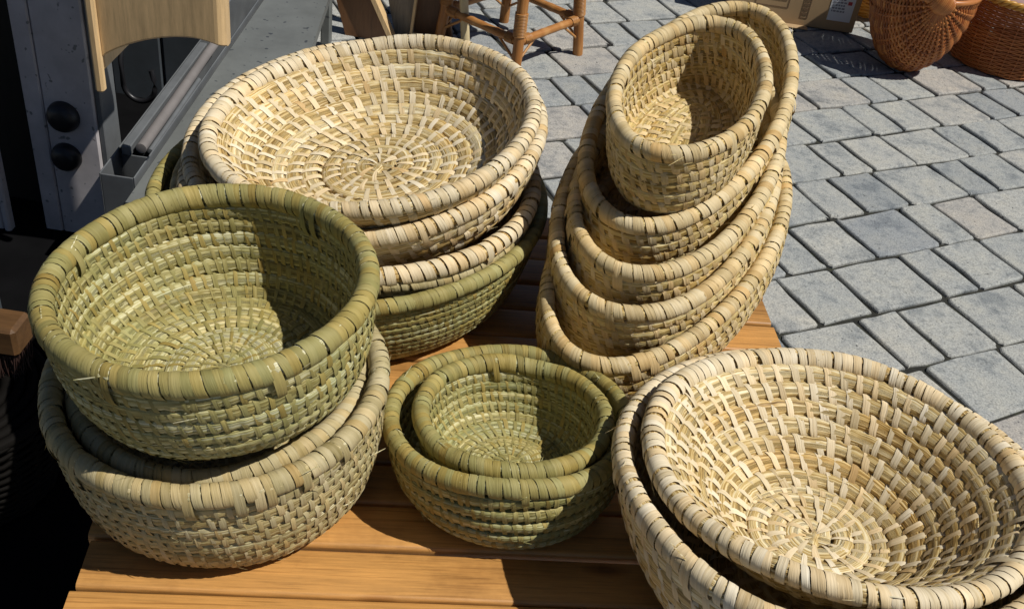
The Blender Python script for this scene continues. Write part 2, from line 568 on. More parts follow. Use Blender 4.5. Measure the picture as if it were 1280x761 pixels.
PV = {}
for li in range(3):
    for s in range(4):
        v, f4, f3 = paver_mesh(LEN[li], PW, 100 + li * 10 + s)
        m_ = MB().add(v, f4, f3, tone=np.zeros(len(v)), smooth=False)
        o = m_.build('paver', M_STONE)
        PV[(li, s)] = (o.data, v, f4, f3)
        bpy.data.objects.remove(o)
cells = []
prng = random.Random(3)
for k in range(-22, 20):
    st = START.get(k, 2.0 + prng.uniform(-.25, .25))
    a0 = st - .5 * 16
    for c_ in range(36):
        x = a0
        for li in range(3):
            wj = LEN[li]
            cells.append((k, x + wj / 2, li))
            x += wj
        a0 += .5
rest = MB()
cand = []
for (k, al, li) in cells:
    ctr = DR * al + DN * ((k + .5) * PW + PO)
    if ctr[1] < -1.2 or ctr[1] > 7.2 or abs(ctr[0]) > 4.2: continue
    pp, zz = proj([ctr[0], ctr[1], 0])
    x, y = pp
    vis = zz > 0 and -40 < x < 1320 and -25 < y < 640 and (x > 900 or (y < 470 and x > 655) or (y < 110 and x > 420))
    cand.append((ctr, li, vis, zz))
vis_sorted = sorted([c for c in cand if c[2]], key=lambda c: c[3])
keep = set(id(c) for c in vis_sorted[:298])
for c in cand:
    ctr, li, vis, zz = c
    s = prng.randrange(4)
    me, v, f4, f3 = PV[(li, s)]
    flip = prng.choice((0, PI))
    rz = PHI + flip + prng.gauss(0, .006)
    dz = prng.gauss(0, .0012)
    tx, ty = prng.gauss(0, .006), prng.gauss(0, .006)
    if id(c) in keep:
        o = bpy.data.objects.new('paver', me)
        o.location = (ctr[0] + prng.gauss(0, .001), ctr[1] + prng.gauss(0, .001), dz)
        o.rotation_euler = (tx, ty, rz)
        o.parent = paving
        COL.objects.link(o)
    else:
        Rz = rotm('Z', rz)
        rest.add(v @ Rz.T + np.array([ctr[0], ctr[1], dz]), f4, f3, tone=np.full(len(v), prng.random()), smooth=False)
ro = rest.build('paver_field', M_STONE, paving)
ro['kind'] = 'stuff'

# ------------------------------------------------------------------ table
HT = .52
PSI = R(-7.8)
TT = np.array([math.sin(PSI), math.cos(PSI)]); TU = np.array([math.cos(PSI), -math.sin(PSI)])
def tw(u, t, z=0.0):
    p = TU * u + TT * t
    return np.array([p[0], p[1], z])
tc_ = tw(.115, .92)
table = empty('slatted_table', (tc_[0], tc_[1], 0), 'orange wooden slatted table standing on the grey paving under the straw baskets', 'table')
RT = rotm('Z', -PSI)
def tbox(name, u0, u1, t0, t1, z0, z1, mat, bev=.004):
    mb = MB()
    box_add(mb, (u0, t0, z0), (u1, t1, z1), bev)
    v = np.concatenate(mb.v)
    o = mb.build(name, mat, smooth=False)
    # vertices were in (u,t,z); object carries the turn so that grain runs along u
    o.rotation_euler = (0, 0, -PSI)
    o.location = tuple(Matrix.Rotation(0, 3, 'Z') @ (Vector((0, 0, 0)) - Vector(table.location)))
    o.parent = table
    return o
PITCHP = .0592
def plank(u0, u1, t0, t1, zt, th):
    """plank with softly rounded long edges and a slight bow, along local u"""
    nseg = 14
    us = np.linspace(u0, u1, nseg)
    r_ = .0045
    prof = []
    for a in np.linspace(0, PI / 2, 4): prof.append((t1 - r_ + r_ * math.cos(a), zt - r_ + r_ * math.sin(a)))
    for a in np.linspace(PI / 2, PI, 4): prof.append((t0 + r_ + r_ * math.cos(a), zt - r_ + r_ * math.sin(a)))
    prof += [(t0 + .002, zt - th), (t1 - .002, zt - th)]
    prof = np.array(prof)
    m_ = len(prof)
    bow = rng.normal(0, .0009) ; tw_ = rng.normal(0, .002)
    v = np.zeros((nseg, m_, 3))
    v[..., 0] = us[:, None]
    wig = np.cumsum(rng.normal(0, .00025, nseg))
    v[..., 1] = prof[None, :, 0] + wig[:, None]
    v[..., 2] = prof[None, :, 1] + bow * (1 - ((us - us.mean()) / (u1 - u0) * 2) ** 2)[:, None]
    mb = MB()
    mb.add(v, grid_faces(nseg, m_, False, True))
    for e, rev in ((0, False), (nseg - 1, True)):
        ring = v[e]; c0 = ring.mean(0)
        j = np.arange(m_); j2 = (j + 1) % m_
        f3 = np.stack([j, j2, np.full(m_, m_)], 1)
        if rev: f3 = f3[:, ::-1]
        mb.add(np.concatenate([ring, [c0]]), f3=f3)
    o = mb.build('plank', W_TABLE)
    o.rotation_euler = (0, 0, -PSI)
    o.location = -Vector(table.location)
    o.parent = table
    return o
for i in range(13):
    t0 = .568 + i * PITCHP
    plank(-.283 + rng.normal(0, .002) + (.006 if i == 1 else 0), .512 + rng.normal(0, .002), t0 + .0016, t0 + PITCHP - .0016, HT + rng.normal(0, .0006), .022)
for (t0, t1) in ((.62, .66), (1.24, 1.28)):
    tbox('rail', -.24, .47, t0, t1, HT - .075, HT - .024, W_TABLE)
for (t0, t1) in ((.66, 1.24),):
    for u0 in (-.24, .43):
        tbox('side_rail', u0, u0 + .04, t0 + .001, t1 - .001, HT - .075, HT - .024, W_TABLE)
for u0 in (-.243, .428):
    for t0 in (.615, 1.24):
        tbox('leg', u0, u0 + .045, t0, t0 + .045, 0, HT - .0765, W_TABLE)

# ------------------------------------------------------------------ coiled baskets
def tilt_m(tx, ty):
    return rotm('Y', ty) @ rotm('X', tx)

def bez(P, n=400):
    t = np.linspace(0, 1, n)[:, None]
    P = np.asarray(P, float)
    return (1 - t) ** 3 * P[0] + 3 * (1 - t) ** 2 * t * P[1] + 3 * (1 - t) * t ** 2 * P[2] + t ** 3 * P[3]

def coil_basket(label, group, c, a, b, tilt, az, h, rb, p, rr, pal, ws=.0115, sw=.0065, rws=.0105, rcov=.93, rgv=.12, flat=False,
                ctrl=(.55, .25, .55), seed=1, detail=1.0, slant=1.5, stray=16, fuzz=1.0, wob=.003, name='straw_basket', gapvar=.12, longp=.04):
    """c rim centre (world), a,b rim semi-axes, tilt (deg,deg), az long axis (deg), h depth, rb base radius,
    p coil pitch, rr rim coil radius, ws/sw strip spacing/width, rws rim wrap spacing"""
    g = np.random.default_rng(seed)
    c = np.asarray(c, float)
    Lx = a - b
    Rt = tilt_m(R(tilt[0]), R(tilt[1]))
    Rz = rotm('Z', R(az))
    nrm = Rt[:, 2]
    base = c - nrm * h
    root = empty(name, tuple(base), label, 'basket', group)
    strip_m, straw_m = FM[pal + '_strip'], FM[pal + '_straw']
    # wall profile: (r, z) from base edge to rim; rim z = 0
    Rr = b
    rv0 = p * .46
    zb = -h + rv0
    prof = bez([(rb, zb), (rb + ctrl[0] * (Rr - rb), zb), (Rr - ctrl[1] * (Rr - rb), -h + rv0 + (h - rv0) * (1 - ctrl[2])), (Rr, 0)])
    core = bez([(0, zb), (rb * .33, zb), (rb * .66, zb), (rb, zb)], 200)[:-1]
    prof = np.concatenate([core, prof])
    sarc = np.concatenate([[0], np.cumsum(np.linalg.norm(np.diff(prof, axis=0), axis=1))])
    tot = sarc[-1]
    first = tot - (rr + p * .5) * .95
    k = int(round((first - p * .55) / p))
    pe = (first - p * .55) / k
    ss = [first - i * pe for i in range(k + 1)]
    hr = g.normal(0, 1, (4, 2)) * wob / np.array([1, 1, 1.6, 2.2])[:, None]
    hz = g.normal(0, 1, (3, 2)) * .006 * Rr
    def frames(s, th, ring_seed, jr):
        """path point and frame for profile position s (array) at angle th (array)"""
        r = np.interp(s, sarc, prof[:, 0]); z = np.interp(s, sarc, prof[:, 1])
        e = .004
        s1, s0 = np.minimum(s + e, tot), np.maximum(s - e, 0)
        dr = np.interp(s1, sarc, prof[:, 0]) - np.interp(s0, sarc, prof[:, 0])
        dz = np.interp(s1, sarc, prof[:, 1]) - np.interp(s0, sarc, prof[:, 1])
        al = np.arctan2(dz, dr)
        wf = np.clip(s / tot, 0, 1)
        w = sum(hr[i, 0] * np.cos((i + 2) * th) + hr[i, 1] * np.sin((i + 2) * th) for i in range(4)) * wf
        zz = sum(hz[i, 0] * np.cos((i + 2) * th) + hz[i, 1] * np.sin((i + 2) * th) for i in range(3)) * wf ** 2
        q = np.random.default_rng(ring_seed)
        hh = q.normal(0, 1, (5, 2)) * jr
        for i in range(5):
            zz = zz + hh[i, 0] * np.cos((i + 3) * th + hh[i, 1] * 99) * .7
        x = ((r + Lx) * np.cos(th)) * (1 + w); y = r * np.sin(th) * (1 + w)
        nx, ny = r * np.cos(th) + 1e-9, (r + Lx) * np.sin(th)
        nn = np.hypot(nx, ny) + 1e-12
        er = np.stack([nx / nn, ny / nn, 0 * th], -1)
        ez = np.array([0, 0, 1.])
        U = np.cos(al)[:, None] * er + np.sin(al)[:, None] * ez
        V = -np.sin(al)[:, None] * er + np.cos(al)[:, None] * ez
        T = np.stack([-er[:, 1], er[:, 0], 0 * th], -1)
        P = np.stack([x, y, z + zz], -1)
        # into the world
        if flat:
            f = np.clip((z + h) / h, 0, 1); f = f * f * (3 - 2 * f)
            Pw = np.empty_like(P)
            loc = P @ Rz.T
            flatloc = loc.copy(); flatloc[:, 2] = 0
            tl = flatloc @ Rt.T
            Pw = c + nrm * (P[:, 2:3]) + flatloc * (1 - f)[:, None] + tl * f[:, None]
            G = Rz
            return Pw, T @ G.T, U @ G.T, V @ G.T
        G = Rt @ Rz
        return c + P @ G.T, T @ G.T, U @ G.T, V @ G.T
    def even(s_fun, turns, n, sd, jr, th0=0.0):
        th = th0 + np.linspace(0, 2 * PI * turns, max(400, n * 2) + 1)
        P, T, U, V = frames(s_fun(th - th0), th, sd, jr)
        arc = np.concatenate([[0], np.cumsum(np.linalg.norm(np.diff(P, axis=0), axis=1))])
        return th, arc
    def straw_tube(mb, s_fun, turns, ru, rv, nst, sd, jr, closed, th0=0., taper=False, rb_s=1.0, spacing=None, phase=0., box=.74, scf=None):
        nseg = int(nst * 4 * detail) if detail >= 1 else int(nst * 3)
        th, arc = even(s_fun, turns, nseg, sd, jr, th0)
        aa = np.linspace(0, arc[-1], nseg + (0 if closed else 1), endpoint=not closed)
        thv = np.interp(aa, arc, th)
        P, T, U, V = frames(s_fun(thv - th0), thv, sd, jr)
        m = 24 if detail >= 1 else 14
        ps = np.arange(m) * 2 * PI / m
        # each straw keeps its own height and slowly changes
        kn = max(6, int(arc[-1] / .03))
        ctl = g.normal(0, 1, (kn, m))
        xi = np.linspace(0, kn, len(aa), endpoint=False)
        i0 = xi.astype(int) % kn; i1 = (i0 + 1) % kn; fr = (xi - xi.astype(int))[:, None]
        nz = ctl[i0] * (1 - fr) + ctl[i1] * fr
        nz = np.clip(nz, -1.6, 1.4) * .05 + g.normal(0, .012, nz.shape)
        S_ = max(5, int(round(arc[-1] / spacing)))
        pin = .06 * np.cos(2 * PI * (aa / arc[-1] * S_ - phase))[:, None]
        rad = rb_s + nz * (1 - 4 * np.clip(pin, 0, 1)) - pin
        if taper:
            tf = np.clip(scf(thv - th0), .06, 1)[:, None] * np.clip(.8 + aa / (12 * ru), 0, 1)[:, None]
            rad = rad * tf
        se = lambda q: np.sign(q) * np.abs(q) ** box
        v = P[:, None] + (ru * rad * se(np.sin(ps)))[..., None] * U[:, None] + (rv * rad * se(np.cos(ps)))[..., None] * V[:, None]
        fb = np.zeros((len(aa), m, 3)); fb[..., 0] = aa[:, None]; fb[..., 1] = (ps * (ru + rv) / 2)[None]; fb[..., 2] = g.random() * 60
        tn = np.clip(.5 + nz * 2.2 + g.normal(0, .09, (1, m)) + g.normal(0, .12), 0, 1)
        kk = max(8, int(arc[-1] / .045)); hv = np.clip(g.random(kk) * .5 + g.random() * .5, 0, .94)
        t2 = np.interp(np.linspace(0, kk - 1, len(aa)), np.arange(kk), hv)[:, None] + np.zeros_like(tn) + g.normal(0, .04, (1, tn.shape[1]))
        t2 = np.clip(t2, 0, .94)
        mb.add(v, grid_faces(len(aa), m, closed, True), tone=np.stack([tn.ravel(), t2.ravel()], 1), fib=fb)
        # loose straw ends
        ns = int(stray * turns * fuzz)
        if ns > 0:
            ii = g.integers(2, len(aa) - 3, ns); pj = g.uniform(0, 2 * PI, ns)
            d = np.where(g.random(ns) < .5, 1, -1)
            ln = g.uniform(.008, .022, ns)
            o_ = U[ii] * np.sin(pj)[:, None] * ru + V[ii] * np.cos(pj)[:, None] * rv
            on = o_ / np.linalg.norm(o_, axis=1)[:, None]
            A0 = P[ii] + o_ * .9
            side = np.cross(T[ii], on)
            dirv = T[ii] * d[:, None] + on * g.uniform(.05, .4, ns)[:, None] + side * g.normal(0, .18, ns)[:, None]
            for q in range(ns):
                p0 = A0[q]; p1 = p0 + dirv[q] * ln[q] * .5 + on[q] * .0006; p2 = p0 + dirv[q] * ln[q] + on[q] * g.normal(0, .0012)
                wv = side[q] * .00055
                vv = np.array([p0 - wv, p0 + wv, p1 - wv, p1 + wv, p2 - wv * .4, p2 + wv * .4])
                mb.add(vv, [[0, 1, 3, 2], [2, 3, 5, 4]], tone=np.full(6, g.uniform(.5, 1)))
    def strips(mb, s_fun, turns, ru, rv, spacing, width, sd, jr, closed, th0=0., shift=.2, longp=0.0, phase=0., sl=slant, gap=1.035, gv=None, box=.74, scf=None):
        gapv = gapvar if gv is None else gv
        th, arc = even(s_fun, turns, 800 * int(max(1, turns)), sd, jr, th0)
        S = max(5, int(round(arc[-1] / spacing)))
        pos = (np.arange(S) + phase) * arc[-1] / S + g.normal(0, spacing * gapv * .55, S)
        if not closed:
            pos = np.clip(pos, width * 2, arc[-1] - width)
        Mn = 18
        wv = width * np.clip(g.normal(1, gapv, S), .65, 1.4)
        longm = (g.random(S) < longp)
        sh = np.where(longm, shift + g.uniform(.5, .95, S), shift * g.uniform(.8, 1.15, S))
        jj = np.arange(Mn + 1) / Mn
        psi = -PI / 2 + 2 * PI * jj
        slj = sl * width * (1 + g.normal(0, .25, S))
        off = (jj - .5)[None, :] * slj[:, None] * 2
        cols = np.array([-.5, 0., .5])
        A = pos[:, None, None] + off[:, :, None] + cols[None, None] * wv[:, None, None]
        A = np.mod(A, arc[-1]) if closed else np.clip(A, 0, arc[-1])
        thv = np.interp(A.ravel(), arc, th)
        P, T, U, V = frames(s_fun(thv - th0), thv, sd, jr)
        shp = A.shape
        P, U, V = P.reshape(*shp, 3), U.reshape(*shp, 3), V.reshape(*shp, 3)
        crown = np.array([1.0, 1.018, 1.0])[None, None, :]
        thick = g.normal(1, .018, S)[:, None, None]
        au = ru * (gap + sh)[:, None, None] * crown * thick
        cu = -ru * sh[:, None, None]
        bv = rv * (gap + .015 + .06 * longm)[:, None, None] * crown * thick
        se = lambda q: np.sign(q) * np.abs(q) ** box
        sn, cs = se(np.sin(psi))[None, :, None], se(np.cos(psi))[None, :, None]
        if scf is not None:
            k_ = np.clip(scf(thv - th0), .05, 1).reshape(shp)
            au, cu, bv = au * k_, cu * k_, bv * k_
        v = P + (cu + au * sn)[..., None] * U + (bv * cs)[..., None] * V
        v = v + g.normal(0, .00012, v.shape)
        gf = grid_faces(Mn + 1, 3, False, False)
        f = (gf[None] + (np.arange(S) * (Mn + 1) * 3)[:, None, None]).reshape(-1, 4)[:, ::-1]
        tn = np.repeat(np.clip(g.normal(.52, .2, S), 0, 1), (Mn + 1) * 3)
        t2 = np.repeat(g.random(S), (Mn + 1) * 3)
        fb = np.zeros((S, Mn + 1, 3, 3))
        fb[..., 0] = (psi * (ru + rv) * .6)[None, :, None]
        fb[..., 1] = cols[None, None] * wv[:, None, None]
        fb[..., 2] = (g.random(S) * 80)[:, None, None]
        mb.add(v, f, tone=np.stack([tn, t2], 1), fib=fb)
    # rings from the rim down, then a spiral in the middle
    ru, rv = pe * .575, pe * .45
    nspiral = 0
    for i, s in enumerate(ss):
        r_here = np.interp(s, sarc, prof[:, 0])
        if r_here < 3.6 * pe and Lx == 0:
            nspiral = i
            break
    rings = ss[:nspiral] if nspiral else ss
    for i, s in enumerate(rings):
        sf = lambda th, s=s: np.full(np.shape(th), s)
        rloc = np.interp(s, sarc, prof[:, 0])
        circ = 2 * PI * (rloc + Lx * .55)
        nst = max(8, int(circ / ws))
        q = .5 * (i % 2) + g.uniform(-.15, .15)
        mb = MB(); straw_tube(mb, sf, 1, ru, rv, nst, seed * 100 + i, .0005, True, spacing=ws, phase=q)
        co = child(mb.build('coil', straw_m), root)
        mb = MB(); strips(mb, sf, 1, ru, rv, ws, sw, seed * 100 + i, .0005, True, phase=q)
        so = mb.build('binding', strip_m, co); so['kind'] = 'stuff'
        so.parent = co; so.matrix_parent_inverse = Matrix.Identity(4)
    if nspiral:
        s_top = ss[nspiral]
        s0_ = pe * .62
        t1 = (s_top - s0_) / pe
        turns = t1 + .97
        def sf(th, t1=t1):
            t = th / (2 * PI)
            return np.where(t < t1, s0_ + t * pe, s_top + .5 * pe * (t - t1))
        def scf(th, t1=t1):
            return np.clip(1 - (th / (2 * PI) - t1), 0, 1)
        L_ = 2 * PI * s_top / 2 * turns
        mb = MB(); straw_tube(mb, sf, turns, ru, rv, max(12, int(L_ / ws)), seed * 100 + 77, .0003, False, taper=True, spacing=ws * .8, scf=scf)
        xs_ = np.linspace(-1, 1, 9) * pe * .75
        Pk = frames(np.abs(xs_), np.where(xs_ < 0, PI, 0.) + 1.2, seed * 100 + 77, .0003)[0]
        tube_add(mb, Pk, pe * .40, 14, tone=g.uniform(.3, .8, 9), jit=.06)
        Pk = frames(np.abs(xs_) * 1.15, np.where(xs_ < 0, PI, 0.) + 2.9, seed * 100 + 77, .0003)[0]
        tube_add(mb, Pk, pe * .38, 14, tone=g.uniform(.3, .8, 9), jit=.06)
        co = child(mb.build('coil', straw_m), root)
        mb = MB(); strips(mb, sf, turns, ru, rv, ws * .8, sw * .72, seed * 100 + 77, .0003, False, sl=slant * .7, scf=scf)
        so = mb.build('binding', strip_m, co); so['kind'] = 'stuff'
        so.parent = co; so.matrix_parent_inverse = Matrix.Identity(4)
    sf = lambda th: np.full(np.shape(th), tot)
    circ = 2 * PI * (Rr + Lx * .55)
    mb = MB(); straw_tube(mb, sf, 1, rr, rr, int(circ / rws), seed * 100 + 90, .0006, True, rb_s=.88, spacing=rws, box=1.0)
    ri = child(mb.build('rim', straw_m), root)
    mb = MB(); strips(mb, sf, 1, rr, rr, rws, rws * rcov, seed * 100 + 90, .0006, True, shift=.18, longp=longp, sl=slant * .55, gap=1.05, gv=rgv, box=1.0)
    so = mb.build('binding', strip_m, ri); so['kind'] = 'stuff'
    so.parent = ri; so.matrix_parent_inverse = Matrix.Identity(4)
    return root

Z = HT
GA, GB, GC, GD, GE = 'green baskets stacked at the left end of the table', 'large round baskets stacked at the back of the table', 'oval baskets stacked leaning at the back right of the table', 'small green baskets nested in the middle of the table', 'pale shallow baskets nested at the front right corner'
# A: left green stack
coil_basket('wide tan green basket at the bottom of the left stack, sitting on the table', GA, (-.2705, .746, Z + .145), .1530, .1530, (4.0, -1.5), 0, .145, .116, .0165, .0100, 'drab', ws=.0118, sw=.0046, rws=.0082, rcov=.96, rgv=.08, flat=True, longp=.25, ctrl=(.8, .06, .6), seed=11)
coil_basket('tan green basket of which only a rim shows between two others in the left stack', GA, (-.2720, .752, Z + .138), .1330, .1330, (4.0, -2.5), 0, .10, .085, .0160, .0095, 'drab', ws=.0118, sw=.0046, rws=.0082, rcov=.96, rgv=.08, ctrl=(.75, .12, .55), seed=12)
coil_basket('deep olive green basket on top of the left stack, its inside half in shadow', GA, (-.2690, .7290, Z + .268), .1392, .1392, (1.5, -5.2), 0, .116, .092, .0155, .0097, 'green', ws=.0112, sw=.0045, rws=.0080, rcov=.96, rgv=.08, ctrl=(.75, .03, .58), seed=13)
# B: large stack at the back
coil_basket('finely coiled olive basket at the bottom of the large back stack', GB, (-.2270, 1.153, Z + .118), .2480, .2490, (0, -2.1), 0, .118, .19, .0098, .0086, 'moss', ws=.0110, sw=.0062, rws=.0098, rcov=.96, rgv=.08, flat=True, ctrl=(.55, .2, .5), seed=21, stray=2)
coil_basket('tan basket with thin rim second from the bottom of the large back stack', GB, (-.221, 1.158, Z + .128), .2270, .2270, (1, -2.5), 0, .100, .13, .0165, .0080, 'drab', ws=.016, sw=.008, rws=.0105, rcov=.9, ctrl=(.5, .2, .6), seed=22, detail=.5)
coil_basket('straw basket in the middle of the large back stack, under the two pale ones', GB, (-.2125, 1.149, Z + .148), .2170, .2170, (2.5, -3.0), 0, .105, .12, .0185, .0105, 'pale', ws=.019, sw=.0085, rws=.0135, rcov=.78, ctrl=(.5, .2, .6), seed=23, detail=.5)
coil_basket('pale straw basket second from the top of the large back stack', GB, (-.2160, 1.177, Z + .195), .2210, .2210, (6.6, -9.1), 0, .10, .13, .0195, .0098, 'pale', ws=.0215, sw=.0085, rws=.0108, rcov=.88, ctrl=(.6, .18, .6), seed=24)
coil_basket('wide pale straw basket on top of the large back stack, inside in the sun', GB, (-.2060, 1.1590, Z + .225), .2005, .2005, (4.4, -9.7), 0, .087, .075, .0195, .0098, 'pale', ws=.0205, sw=.0080, rws=.0106, rcov=.88, ctrl=(.6, .22, .6), seed=25)
# C: leaning oval stack
OV = dict(ctrl=(1.0, -1.3, .5), p=.0158, pal='oval', ws=.0150, sw=.0075)
coil_basket('largest oval tan basket at the bottom of the leaning oval stack', GC, (.1825, 1.1035, Z + .152), .222, .1140, (15.6, -5.4), 61, h=.101, rb=.104, rr=.0090, rws=.0106, rcov=.9, seed=31, **OV)
coil_basket('oval tan basket second from the bottom of the leaning oval stack', GC, (.1730, 1.1465, Z + .195), .214, .1215, (15.0, -4.8), 70, h=.114, rb=.1135, rr=.0090, rws=.0106, rcov=.9, seed=32, **OV)
coil_basket('oval tan basket in the middle of the leaning oval stack', GC, (.1815, 1.1615, Z + .225), .199, .1080, (15.5, -5.2), 67, h=.108, rb=.1005, rr=.0090, rws=.0106, rcov=.9, seed=33, **OV)
coil_basket('oval tan basket with a tall back rim holding the smallest oval one', GC, (.1925, 1.2390, Z + .265), .228, .1075, (15.0, -5.5), 68, h=.098, rb=.0985, rr=.0093, rws=.0110, rcov=.92, seed=34, **OV)
coil_basket('smallest oval basket perched on top of the leaning oval stack, half shaded inside', GC, (.1706, 1.1569, Z + .330), .1414, .0828, (10.2, -4.8), 72.4, h=.098, rb=.062, rr=.0088, rws=.0102, rcov=.9, seed=35, **dict(OV, p=.0145, ws=.0130, sw=.0070, ctrl=(.9, .1, .55)))
# D: small green pair
coil_basket('small moss green basket holding another one, standing in the middle of the table', GD, (.0150, .810, Z + .085), .1255, .1255, (-8.1, -4.1), 0, .085, .080, .0132, .0089, 'moss', ws=.0102, sw=.0043, rws=.0080, rcov=.96, rgv=.08, flat=True, ctrl=(.75, .04, .55), seed=41)
coil_basket('smallest round green basket nested inside another small green one', GD, (.0175, .8015, Z + .096), .0965, .0965, (-6.9, -3.6), 0, .076, .055, .0128, .0087, 'moss', ws=.0102, sw=.0043, rws=.0080, rcov=.96, rgv=.08, ctrl=(.75, .12, .55), seed=42)
# E: pale pair front right
coil_basket('outer pale straw bowl basket at the front right corner of the table', GE, (.3235, .7215, Z + .150), .1985, .1985, (-5.8, -3.7), 0, .152, .09, .0190, .0100, 'pale', ws=.0200, sw=.0080, rws=.0108, rcov=.88, flat=True, ctrl=(.6, .12, .6), seed=51)
coil_basket('inner pale straw bowl nested at the front right corner, spiral bottom in the sun', GE, (.3269, .7311, Z + .162), .1770, .1770, (-6.3, -2.3), 0, .110, .045, .0186, .0098, 'pale', ws=.0185, sw=.0078, rws=.0099, rcov=.88, ctrl=(.4, .33, .36), seed=52)

# ------------------------------------------------------------------ stall things at the left
sheet_mb = MB()
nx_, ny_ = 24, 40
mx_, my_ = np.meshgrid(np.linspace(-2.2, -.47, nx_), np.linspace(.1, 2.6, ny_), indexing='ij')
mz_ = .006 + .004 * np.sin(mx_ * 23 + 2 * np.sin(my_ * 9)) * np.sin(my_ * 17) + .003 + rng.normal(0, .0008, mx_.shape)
sheet_mb.add(np.stack([mx_, my_, mz_], -1), grid_faces(nx_, ny_, False, False))
tag(sheet_mb.build('shade_sheet', P_SHADE), 'black tarpaulin added in place of deep shade over the paving beside the table', 'sheet')  # near-black sheet added to stand in for deep shade on the ground

# board walls, near black in colour to stand for the shade there
wl = empty('plank_wall', (-1.5, 2.5, 0), 'board wall coloured dark to stand for the shade behind the white upright', 'wall')
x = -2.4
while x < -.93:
    child(box('board', (x + .003, 2.48 + rng.normal(0, .002), .0), (x + .137, 2.52, 1.7), W_SHADE if x < -1.25 else P_DARK), wl)
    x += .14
wl2 = empty('plank_wall', (-1.3, 1.95, 0), 'brown boards coloured darker for shade at the far left edge, between the white upright and a pale strip', 'wall')
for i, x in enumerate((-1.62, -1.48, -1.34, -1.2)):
    child(box('board', (x + .003, 1.925 + i * .001, .0), (x + .137, 1.955, 1.4), W_SHADE), wl2)

# white upright with knobs
up = empty('painted_upright', (-.96, 1.86, 0), 'worn white painted upright with two round black knobs, partly shaded', 'upright')
def knob(cx, cy, cz, r_):
    mb = MB()
    prof = [(0, 0.026), (.45, .0255), (.75, .022), (.93, .014), (1, .006), (1, 0)]
    nn = 28
    ph = np.arange(nn) * 2 * PI / nn
    v = np.array([[(cx + r_ * q * math.cos(t), cy - d, cz + r_ * q * math.sin(t)) for t in ph] for q, d in prof])
    mb.add(v, grid_faces(len(prof), nn, False, True))
    return mb.build('knob', P_BLACK)
child(box('panel', (-1.03, 1.83, .004), (-.992, 1.868, 1.3), P_WHITE, bev=.003), up)
child(box('panel', (-.9905, 1.8312, .004), (-.887, 1.868, 1.3), P_WHITE, bev=.003), up)
child(box('edge_strip', (-.8865, 1.838, .004), (-.874, 1.91, 1.3), P_ALU, bev=.002), up)
child(knob(-.951, 1.8312, .292, .033), up)
child(knob(-.957, 1.8312, .199, .031), up)
st2 = empty('painted_strip', (-1.14, 1.81, 0), 'pale blue grey grooved strip standing at the far left edge', 'strip')
child(box('slat', (-1.190, 1.80, .004), (-1.125, 1.822, .62), P_WHITE), st2)
child(box('slat', (-1.1235, 1.803, .004), (-1.108, 1.822, .62), P_WHITE), st2)
child(box('slat', (-1.1065, 1.798, .004), (-1.092, 1.822, .62), P_WHITE), st2)
tag(box('slim_post', (-1.06, 1.50, .012), (-.982, 1.54, .52), P_DARK), 'slim blue grey post low at the left edge above the brush', 'post')

# pale wooden piece with arched lower edge
seat = empty('arched_stool', (-.69, 1.75, .43), 'pale varnished wooden seat piece with an arched lower edge beside the white upright', 'seat')
child(box('side_board', (-.812, 1.690, .432), (-.796, 1.708, 1.25), W_SEAT, bev=.004), seat)
child(box('side_board', (-.8115, 1.7085, .470), (-.7965, 1.8295, 1.25), W_SEAT, bev=.003), seat)
def apron():
    mb = MB()
    xs = np.linspace(-.795, -.570, 40)
    t = (xs - xs[0]) / (xs[-1] - xs[0])
    zl = .498 + .062 * np.sin(np.clip(t * 1.25, 0, 1) * PI / 2) ** .8 - .012 * np.clip((t - .7) / .3, 0, 1) ** 2
    zt = np.full_like(xs, 1.25)
    yy = 1.702 + .012 * np.clip((t - .93) / .07, 0, 1) ** 2
    th = .022
    loop = []
    bz = .004
    secs = [(yy + bz * 0, zl + bz), (yy, zt), (yy + th, zt), (yy + th, zl + bz), (yy + th - bz, zl), (yy + bz, zl)]
    v = np.stack([np.stack([xs, a, b_], -1) for a, b_ in secs], 1)
    mb.add(v, grid_faces(len(xs), 6, False, True)[:, ::-1], smooth=False)
    for e, rev in ((0, True), (len(xs) - 1, False)):
        q = v[e]
        idx = [[0, 1, 2, 3], [0, 3, 4, 5]]
        mb.add(q, [i[::-1] for i in idx] if rev else idx, smooth=False)
    return mb.build('apron', W_SEAT, smooth=False)
child(apron(), seat)
child(box('rear_batten', (-.795, 1.726, .70), (-.60, 1.829, .73), W_SEAT), seat)

# low grey table with channel
gt = empty('low_table', (-.6, 2.2, 0), 'low grey metal table with a side channel, behind the large back stack', 'table')
def prism(name, pts, z0, z1, mat, bev=0):
    """flat polygon (x,y) extruded z0..z1, pts counter-clockwise"""
    p = np.array(pts); k = len(p)
    v = np.concatenate([np.column_stack([p, np.full(k, z0)]), np.column_stack([p, np.full(k, z1)]), [[*p.mean(0), z0], [*p.mean(0), z1]]])
    j = np.arange(k); j2 = (j + 1) % k
    f4 = np.stack([j, j2, j2 + k, j + k], 1)
    f3 = np.concatenate([np.stack([j2, j, np.full(k, 2 * k)], 1), np.stack([j + k, j2 + k, np.full(k, 2 * k + 1)], 1)])
    return MB().add(v, f4, f3, smooth=False).build(name, mat, smooth=False)
child(prism('top', [(-.748, 1.62), (-.505, 1.62), (-.655, 3.04), (-.7945, 3.04)], .225, .25, P_GREY), gt)
for (x, y) in ((-.72, 1.66), (-.56, 1.66), (-.775, 2.98), (-.70, 2.98)):
    child(box('leg', (x, y, .01), (x + .03, y + .03, .2245), P_GREY), gt)
sk = (-.785 + .748) / (2.75 - 1.62)
